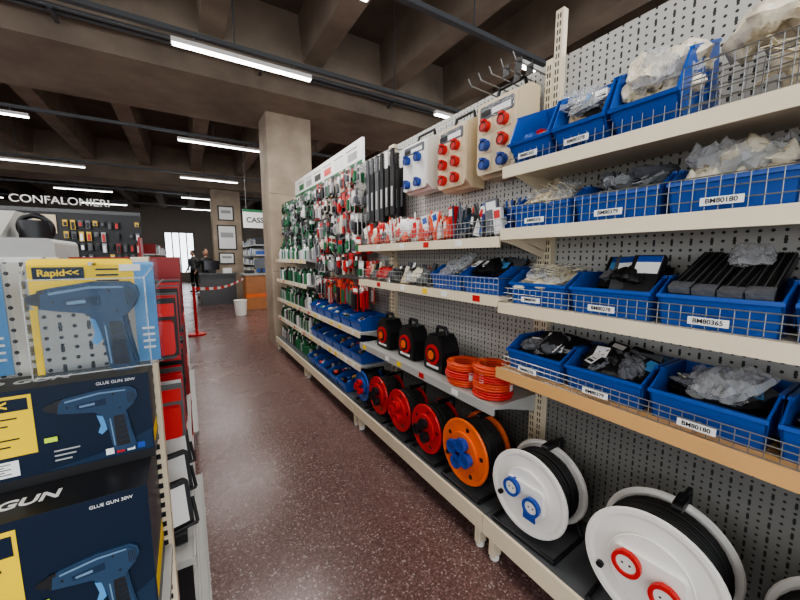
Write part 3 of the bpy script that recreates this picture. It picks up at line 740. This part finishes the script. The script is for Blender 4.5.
island(-3.4,-2.1,14,22,2.4,[PC[0],PC[6],BLACK,PC[3],PC[5]])
island(3.2,4.2,8,16,2.0,[PC[0],PC[6],BLACK,PC[3],PC[1]])
island(2.1,3.1,13,19,2.2,[PC[0],PC[6],BLACK,PC[3],PC[4]])
b=B()
for (x,z,w,h) in ((1.0,1.75,.6,.85),(1.05,2.75,.5,.5),(1.0,1.25,.5,.4)): b.box(x,13.57,z,x+w,13.598,z+h,BLACK); b.box(x+.04,13.565,z+.04,x+w-.04,13.57,z+h-.04,PAPER); b.box(x+.1,13.56,z+h*.5,x+w-.1,13.565,z+h*.7,PC[6])
b.done('notice_poster')
b=B(); x0,x1,y0,y1=1.42,3.0,10.6,11.3
b.box(x0,y0,0,x1,y1,.98,WOOD); b.box(x0-.05,y0-.06,.98,x1+.05,y1+.05,1.03,GREY); b.box(x0-.005,y0-.01,.35,x1,y0,.45,ORANGE)
b.box(x0+.02,y0+.1,1.03,x0+.25,y0+.4,1.12,BLACK); b.box(x0+.4,y0+.3,1.03,x0+.6,y0+.45,1.05,BLACK); b.box(x0+.47,y0+.35,1.05,x0+.53,y0+.38,1.2,BLACK); b.box(x0+.3,y0+.33,1.17,x0+.72,y0+.36,1.45,SCREEN)
b.done('cash_desk')
b=B(); b.box(.35,12.2,0,1.35,12.9,.95,DGREY); b.box(.32,12.15,.95,1.4,12.95,.99,DGREY); b.box(.6,12.5,.99,.8,12.6,1.1,BLACK); b.box(.5,12.52,1.1,.92,12.55,1.38,SCREEN); b.box(1.0,12.3,.99,1.25,12.5,1.15,PAPER); b.done('service_desk')
b=B(); b.box(1.22,9.0,2.19,1.86,9.04,2.62,PAPER); b.box(1.22,8.995,2.56,1.86,9.0,2.62,GREEN)
for x in (1.3,1.75): b.cyl((x,9.02,2.62),(x,9.02,ZC-.001),.006,WIRE,6)
o=b.done('hanging_sign'); text('CASSA',.17,(1.54,8.995,2.37),FACE_MY,BLACK,parent=o,name='sign_lettering',ext=.003,bold=.003)
b=B(); b.cyl((1.15,9.75,0),(1.15,9.75,.38),.13,WHITE,20,r1=.16); b.tor((1.15,9.75,.385),(0,0,1),.158,.012,WHITE,20,6); b.done('waste_bin')
b=B(); b.cyl((.1,7.65,0),(.1,7.65,.03),.16,RED,24); b.cyl((.1,7.65,.03),(.1,7.65,.95),.025,RED,12); b.cyl((.1,7.65,.95),(.1,7.65,1.0),.035,BLACK,12)
a=Vector((.13,7.66,.9)); c=Vector((1.36,10.58,.9)); n=14
for k in range(n):
    p0=a.lerp(c,k/n); p1=a.lerp(c,(k+1)/n); s0=-.10*math.sin(math.pi*k/n); s1=-.10*math.sin(math.pi*(k+1)/n)
    b.add([p0+Vector((0,0,s0-.03)),p1+Vector((0,0,s1-.03)),p1+Vector((0,0,s1+.03)),p0+Vector((0,0,s0+.03))],[(0,1,2,3)],[RED,PAPER][k%2])
b.done('barrier_tape_post')
# ------------------------------------------------------------ people
def person(x,y,rz,shirt,pants,hair,s=1.0):
    V=[];E=[];Rd=[]
    def a(p,r,par=None):
        V.append(p);Rd.append(r)
        if par is not None:E.append((par,len(V)-1))
        return len(V)-1
    pel=a((0,0,.95),(.15,.11)); wa=a((0,0,1.1),(.14,.10),pel); ch=a((0,0,1.30),(.155,.11),wa); nb=a((0,0,1.45),(.07,.06),ch); a((0,-.01,1.56),(.05,.05),nb)
    for sg in (-1,1):
        hp=a((sg*.09,0,.88),(.09,.09),pel); kn=a((sg*.11,-.01,.50),(.06,.06),hp); an=a((sg*.12,.02,.10),(.042,.042),kn); a((sg*.13,-.14,.045),(.04,.035),an)
        sh=a((sg*.18,0,1.40),(.065,.065),ch); el=a((sg*.25,.03,1.13),(.045,.045),sh); wr=a((sg*.24,-.12,.93),(.03,.03),el); pa=a((sg*.235,-.17,.87),(.032,.02),wr)
        for k in range(4):
            f=a((sg*(.235+.014*(k-1.5)),-.205,.83),(.009,.009),pa); a((sg*(.235+.015*(k-1.5)),-.215,.79+.006*abs(k-1.5)),(.007,.007),f)
        t=a((sg*.205,-.18,.86),(.010,.010),wr); a((sg*.198,-.20,.83),(.008,.008),t)
    me=bpy.data.meshes.new('body'); me.from_pydata(V,E,[]); o=bpy.data.objects.new('tmp',me); bpy.context.collection.objects.link(o)
    md=o.modifiers.new('s','SKIN'); md.use_smooth_shade=True
    for i,r in enumerate(Rd): me.skin_vertices[0].data[i].radius=r
    me.skin_vertices[0].data[0].use_root=True
    o.modifiers.new('ss','SUBSURF').levels=2
    dg=bpy.context.evaluated_depsgraph_get(); dg.update()
    m2=bpy.data.meshes.new_from_object(o.evaluated_get(dg)); bpy.data.objects.remove(o)
    m2.materials.clear()
    for m in (shirt,pants,PINK,BLACK): m2.materials.append(m)
    for pl in m2.polygons:
        c=pl.center; arm=abs(c.x)>.19 and c.z<1.2
        pl.material_index=3 if c.z<.09 else (2 if c.z>1.49 or (arm and c.z<.97 and c.z>.6) else (0 if c.z>.97 or arm else 1)); pl.use_smooth=True
    ob=bpy.data.objects.new('person',m2); bpy.context.collection.objects.link(ob)
    h=B(); h.blob((0,-.02,1.655),.076,.095,.115,PINK,.02,1,nu=20,nv=14); h.blob((0,.005,1.685),.084,.097,.10,hair,.05,2,nu=18,nv=12)
    h.cyl((0,-.112,1.66),(0,-.128,1.632),.008,PINK,8,r1=.014); h.box(-.022,-.108,1.603,.022,-.101,1.61,DRED)
    for sg in (-1,1): h.blob((sg*.03,-.101,1.665),.012,.006,.007,WHITE,.0); h.blob((sg*.03,-.106,1.665),.005,.004,.005,BLACK,.0); h.blob((sg*.079,-.01,1.65),.008,.018,.03,PINK,.05)
    h.done('head',parent=ob)
    ob.location=(x,y,0); ob.rotation_euler=(0,0,rz); ob.scale=(s,s,s); return ob
person(.58,13.25,.3,BLACK,DGREY,BLACK); person(.28,16.8,-.8,DGREY,BLACK,BLACK,1.0)
# ------------------------------------------------------------ world + camera
w=bpy.data.worlds.new('sky'); bpy.context.scene.world=w; w.use_nodes=True; nt=w.node_tree
bg=nt.nodes['Background']; bg.inputs[0].default_value=(.90,.95,1,1); bg.inputs[1].default_value=3.5
try: bpy.context.scene.view_settings.look='AgX - Medium High Contrast'
except Exception: pass
cam=bpy.data.cameras.new('cam'); cam.sensor_width=36; cam.lens=345*36/800; cam.clip_start=.02
co=bpy.data.objects.new('camera',cam); bpy.context.collection.objects.link(co)
th=math.atan(43/345); psi=math.atan(.6184)
d=Vector((math.sin(psi)*math.cos(th),math.cos(psi)*math.cos(th),-math.sin(th)))
co.location=(0,0,1.5); co.rotation_euler=d.to_track_quat('-Z','Y').to_euler()
bpy.context.scene.camera=co
